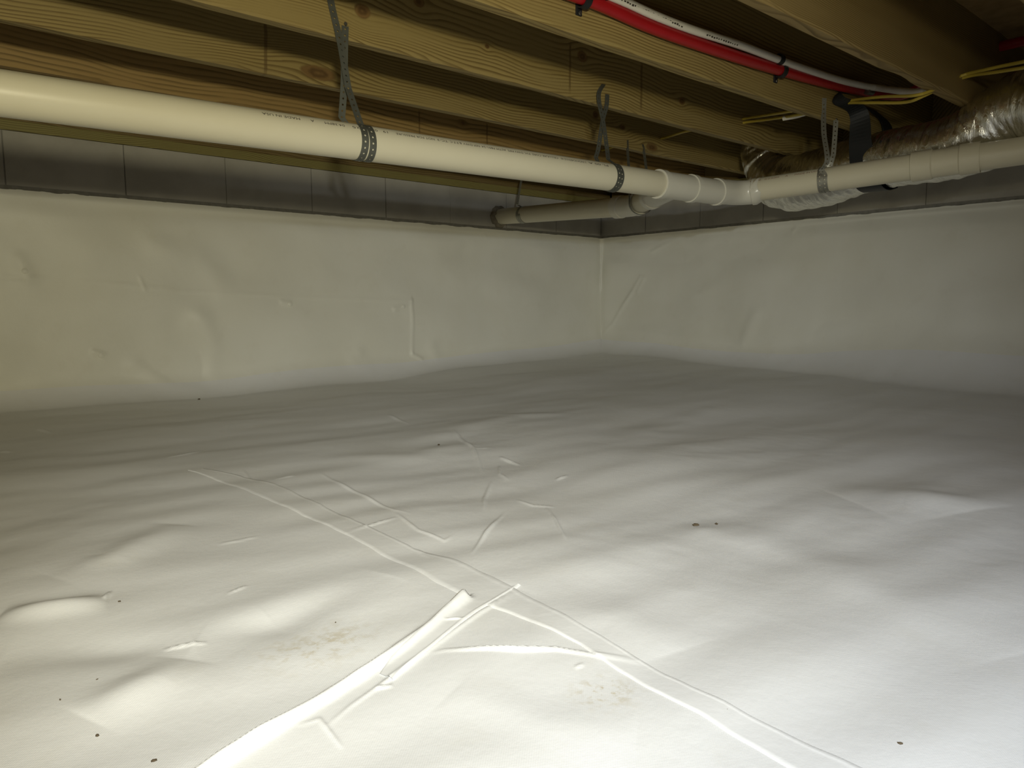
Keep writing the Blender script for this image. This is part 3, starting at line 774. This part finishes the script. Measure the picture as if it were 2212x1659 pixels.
# ------------------------------------------------------------------ foil duct with its black hanger
dp = cat([(2.60, -.5, .54), (2.62, .05, .545), (2.70, .45, .552), (2.84, .74, .635), (2.89, .97, .553), (2.96, 1.30, .553), (3.03, 1.55, .532), (3.12, 1.74, .54), (3.20, 1.87, .60), (3.235, 1.935, .72), (3.235, 1.95, .945)], 40)
dp = resample(dp, .0075); nD = len(dp); T, N, Bn = frames(dp)
rh = np.interp(dp[:, 1], [-.4, .7, .95, 1.3, 1.55, 1.75, 1.95], [.145, .145, .14, .13, .135, .13, .12])
rv = np.interp(dp[:, 1], [.5, .74, .97, 1.3, 1.55, 1.75, 1.95], [.105, .13, .108, .105, .122, .118, .12])
ns = 72; a = np.linspace(0, 2*math.pi, ns, endpoint=False); V = np.zeros((nD, ns, 3)); s = np.arange(nD)*.0075
for i in range(nD):
    horiz = np.cross(T[i], [0, 0, 1.0]); hl_ = np.linalg.norm(horiz)
    n_, b_ = N[i], Bn[i]
    rip = .0008*math.sin(s[i]*2*math.pi/.034) + .0035*pn(np.full(ns, s[i]*26), np.cos(a)*2+np.sin(a)*1.3+4) + .003*pn(np.full(ns, s[i]*60)+a*1.2, a*1.5)
    bend = sst(1.45, 1.75, dp[i, 1])
    rip = rip + bend*.010*pn(np.full(ns, s[i]*18)+3, np.cos(a)*1.2+np.sin(a)*2)
    V[i] = dp[i]+(np.cos(a)*(rh[i]+rip))[:, None]*n_+(np.sin(a)*(rv[i]+rip))[:, None]*b_
V = V.reshape(-1, 3)
ii = np.arange(nD-1)[:, None]*ns; jj = np.arange(ns)[None]; j2 = (jj+1) % ns
Qd = np.stack([ii+jj, ii+j2, ii+ns+j2, ii+ns+jj], -1).reshape(-1, 4)
duct = link('foil_duct', npmesh('foil_duct', V, Qd), M_foil)
tag(duct, 'large silver foil flexible duct hanging under the joists, turning up at its far end', 'duct')

bs = empty('duct_strap', tuple(on_y(1815, 200, C_))); tag(bs, 'wide black hanger strap looped under the foil duct from the joist', 'duct strap')
def band(name, path, wdir, width, mat, parent, th=.003):
    P = np.asarray(path); n = len(P); W = np.asarray(wdir, float); W /= np.linalg.norm(W, axis=1)[:, None]
    T, _, _ = frames(P); Nn = np.cross(T, W); Nn /= np.linalg.norm(Nn, axis=1)[:, None]
    wd = np.broadcast_to(width, (n,))[:, None]/2
    V = np.stack([P-W*wd-Nn*th/2, P+W*wd-Nn*th/2, P+W*wd+Nn*th/2, P-W*wd+Nn*th/2], 1).reshape(-1, 3); fs = []
    for i in range(n-1):
        for j in range(4):
            k2 = (j+1) % 4; fs.append((i*4+j, (i+1)*4+j, (i+1)*4+k2, i*4+k2))
    fs += [(3, 2, 1, 0), tuple((n-1)*4+j for j in range(4))]
    return link(name, pmesh(name, V, fs), mat, parent, False)
dcx, dcz = 2.955, .553
near = [on_y(1842, 197, C_-.004), on_y(1818, 196, C_-.010), on_y(1811, 215, C_-.018), np.array([2.80, 1.305, .72]), np.array([2.812, 1.295, .60]), np.array([2.835, 1.29, .515]), np.array([2.88, 1.29, .455]), np.array([2.955, 1.29, .438]), np.array([3.04, 1.29, .455])]
far = [np.array([3.04, 1.29, .455]), np.array([3.09, 1.295, .52]), np.array([3.10, 1.31, .62]), np.array([3.09, 1.322, .72]), on_y(1880, 235, C_-.004)]
nb = cat(near, 10); wv = np.zeros((len(nb), 3)); q = sst(12, 40, np.arange(len(nb)))[:, None]
wv = (1-q)*np.array([.75, -.25, .55])+q*np.array([.10, -1, .0])
band('webbing', nb, wv, .045+.047*sst(15, 50, np.arange(len(nb))), M_blk, bs)
fb = cat(far, 10); q = sst(2, 18, np.arange(len(fb)))[:, None]
band('webbing', fb, (1-q)*np.array([.10, -1, .0])+q*np.array([-1, -.0, .0]), .09+.012*sst(20, 40, np.arange(len(fb))), M_blk, bs)

# ------------------------------------------------------------------ water tubes on the joist and their clips
yr = C_-.0215
rp = [on_y(1140, -48, yr), on_y(1285, 4, yr), on_y(1400, 55, yr), on_y(1500, 92, yr), on_y(1640, 138, yr), on_y(1760, 172, yr), on_y(1850, 194, yr-.005)]
e = rp[-1]
rp = [rp[0]+(rp[0]-rp[1])*9]+rp+[np.array([2.99, 1.285, e[2]+.012]), np.array([3.05, 1.22, e[2]+.02]), np.array([3.06, 1.05, .905]), np.array([3.06, .70, .912]), np.array([3.06, 0.0, .912])]
red = tube('water_tube', resample(cat(rp, 10), .02), .0175, M_red, None, 20)
tag(red, 'red water tube clipped along the joist face at upper right', 'water tube', 'water tubes')
yw_ = C_-.040
wp = [on_y(1240, -42, yw_), on_y(1345, 2, yw_), on_y(1420, 36, yw_), on_y(1500, 66, yw_), on_y(1600, 98, yw_), on_y(1690, 132, yw_), on_y(1790, 166, yw_), on_y(1850, 182, yw_-.01), on_y(1895, 190, yw_-.04)]
e = wp[-1]
wp = [wp[0]+(wp[0]-wp[1])*12]+wp+[on_y(1950, 197, 1.12), on_y(1995, 198, 1.02), on_y(2040, 186, .988)]
wt = tube('water_tube', resample(cat(wp, 10), .02), .0115, M_wht, None, 18)
tag(wt, 'white water tube running above the red tube at upper right', 'water tube', 'water tubes')
def pdash(P0, P1, n_):
    V, fs = [], []
    for i in range(n_):
        q = i/n_; p = P0+(P1-P0)*q; d = (P1-P0)/np.linalg.norm(P1-P0)
        l = .004+.004*random.random(); side = np.array([0, -.86, -.5]); r = side*.0119; up_ = np.cross(d, side)
        o = len(V); h_ = .0016+.001*random.random(); j = up_*random.uniform(-.001, .001)
        V += [p+r+j-up_*h_, p+r+j+d*l-up_*h_, p+r+j+d*l+up_*h_, p+r+j+up_*h_]; fs.append((o, o+1, o+2, o+3))
    return pmesh('printed_marks', V, fs)
link('printed_marks', pdash(on_y(1330, -5, yw_), on_y(1470, 56, yw_), 26), M_ink, wt)
link('printed_marks', pdash(on_y(1520, 73, yw_), on_y(1590, 96, yw_), 14), M_ink, wt)
tube('crimp_ring', [on_y(1872, 197, yr-.03), on_y(1884, 199, yr-.03)], .012, M_nail, red, 16)

def clip(px_r, py_r, px_w, py_w, label):
    pr_ = on_y(px_r, py_r, yr); pw_ = on_y(px_w, py_w, yw_)
    o = empty('tube_clip', tuple(on_y(px_r, py_r, C_))); tag(o, label, 'tube clip', 'tube clips')
    d = np.array([1.0, 0, .01])
    def hook(c, r_):
        pts = [c+np.array([0, -math.cos(t_)*r_, math.sin(t_)*r_]) for t_ in np.linspace(-2.2, 1.9, 18)]
        return np.array(pts)
    h1 = hook(pr_, .0205); band('red_tube_hook', h1, const(d, len(h1)), .020, M_blk, o, .004)
    h2 = hook(pw_, .0145); band('white_tube_hook', h2, const(d, len(h2)), .020, M_blk, o, .004)
    box('base_pad', pr_+np.array([-.010, .016, -.034]), pr_+np.array([.010, .0214, .040]), M_blk, o, .002)
    nail(pr_+np.array([0, .0155, -.029]), [0, -1, 0], o)
    return o
clip(1687, 153, 1684, 128, 'black clip holding the red and white tubes midway along the joist')
clip(1262, -2, 1305, -16, 'black clip at the top edge where the red tube comes into view')

# ------------------------------------------------------------------ yellow cables through the joists
def cable(pts, label):
    o = tube('electric_cable', resample(cat(pts, 8), .02), .0052, M_yel, None, 10); return tag(o, label, 'cable', 'yellow cables')
hA = on_y(1600, 262, A); hC = on_y(1815, 221, C_)
cable([on_y(1262, 332, F_+.05), on_y(1300, 325, F_), on_y(1345, 312, 2.35), on_y(1428, 299, B_), on_y(1485, 283, 1.9), on_y(1560, 270, A+.04), on_y(1605, 257, A), on_y(1660, 248, 1.58), on_y(1735, 236, C_+.04), on_y(1818, 220, C_), on_y(1905, 209, 1.15), on_y(1992, 203, D_+.04), on_y(2076, 164, D_), on_y(2140, 148, .82), on_y(2212, 133, .70), on_y(2420, 90, .42)],
      'upper yellow electric cable threaded through the joists near the foil duct')
cable([on_y(1570, 274, A+.02), on_y(1606, 265, A), on_y(1660, 258, 1.60), on_y(1740, 245, C_+.04), on_y(1818, 224, C_), on_y(1880, 222, 1.2), on_y(1955, 221, 1.05), on_y(1998, 206, D_+.045), on_y(2080, 168, D_), on_y(2150, 156, .80), on_y(2212, 146, .68), on_y(2420, 110, .40)],
      'lower sagging yellow electric cable threaded through the joists near the foil duct')
sl_ = [on_y(1692, 256, 1.49), on_y(1720, 251, 1.44), on_y(1747, 243, C_+.045)]
o_ = tube('sleeve', np.array(sl_), .0085, M_wht, bpy.data.objects['electric_cable.001'], 12); tag(o_, 'pale sleeve on the yellow cable')
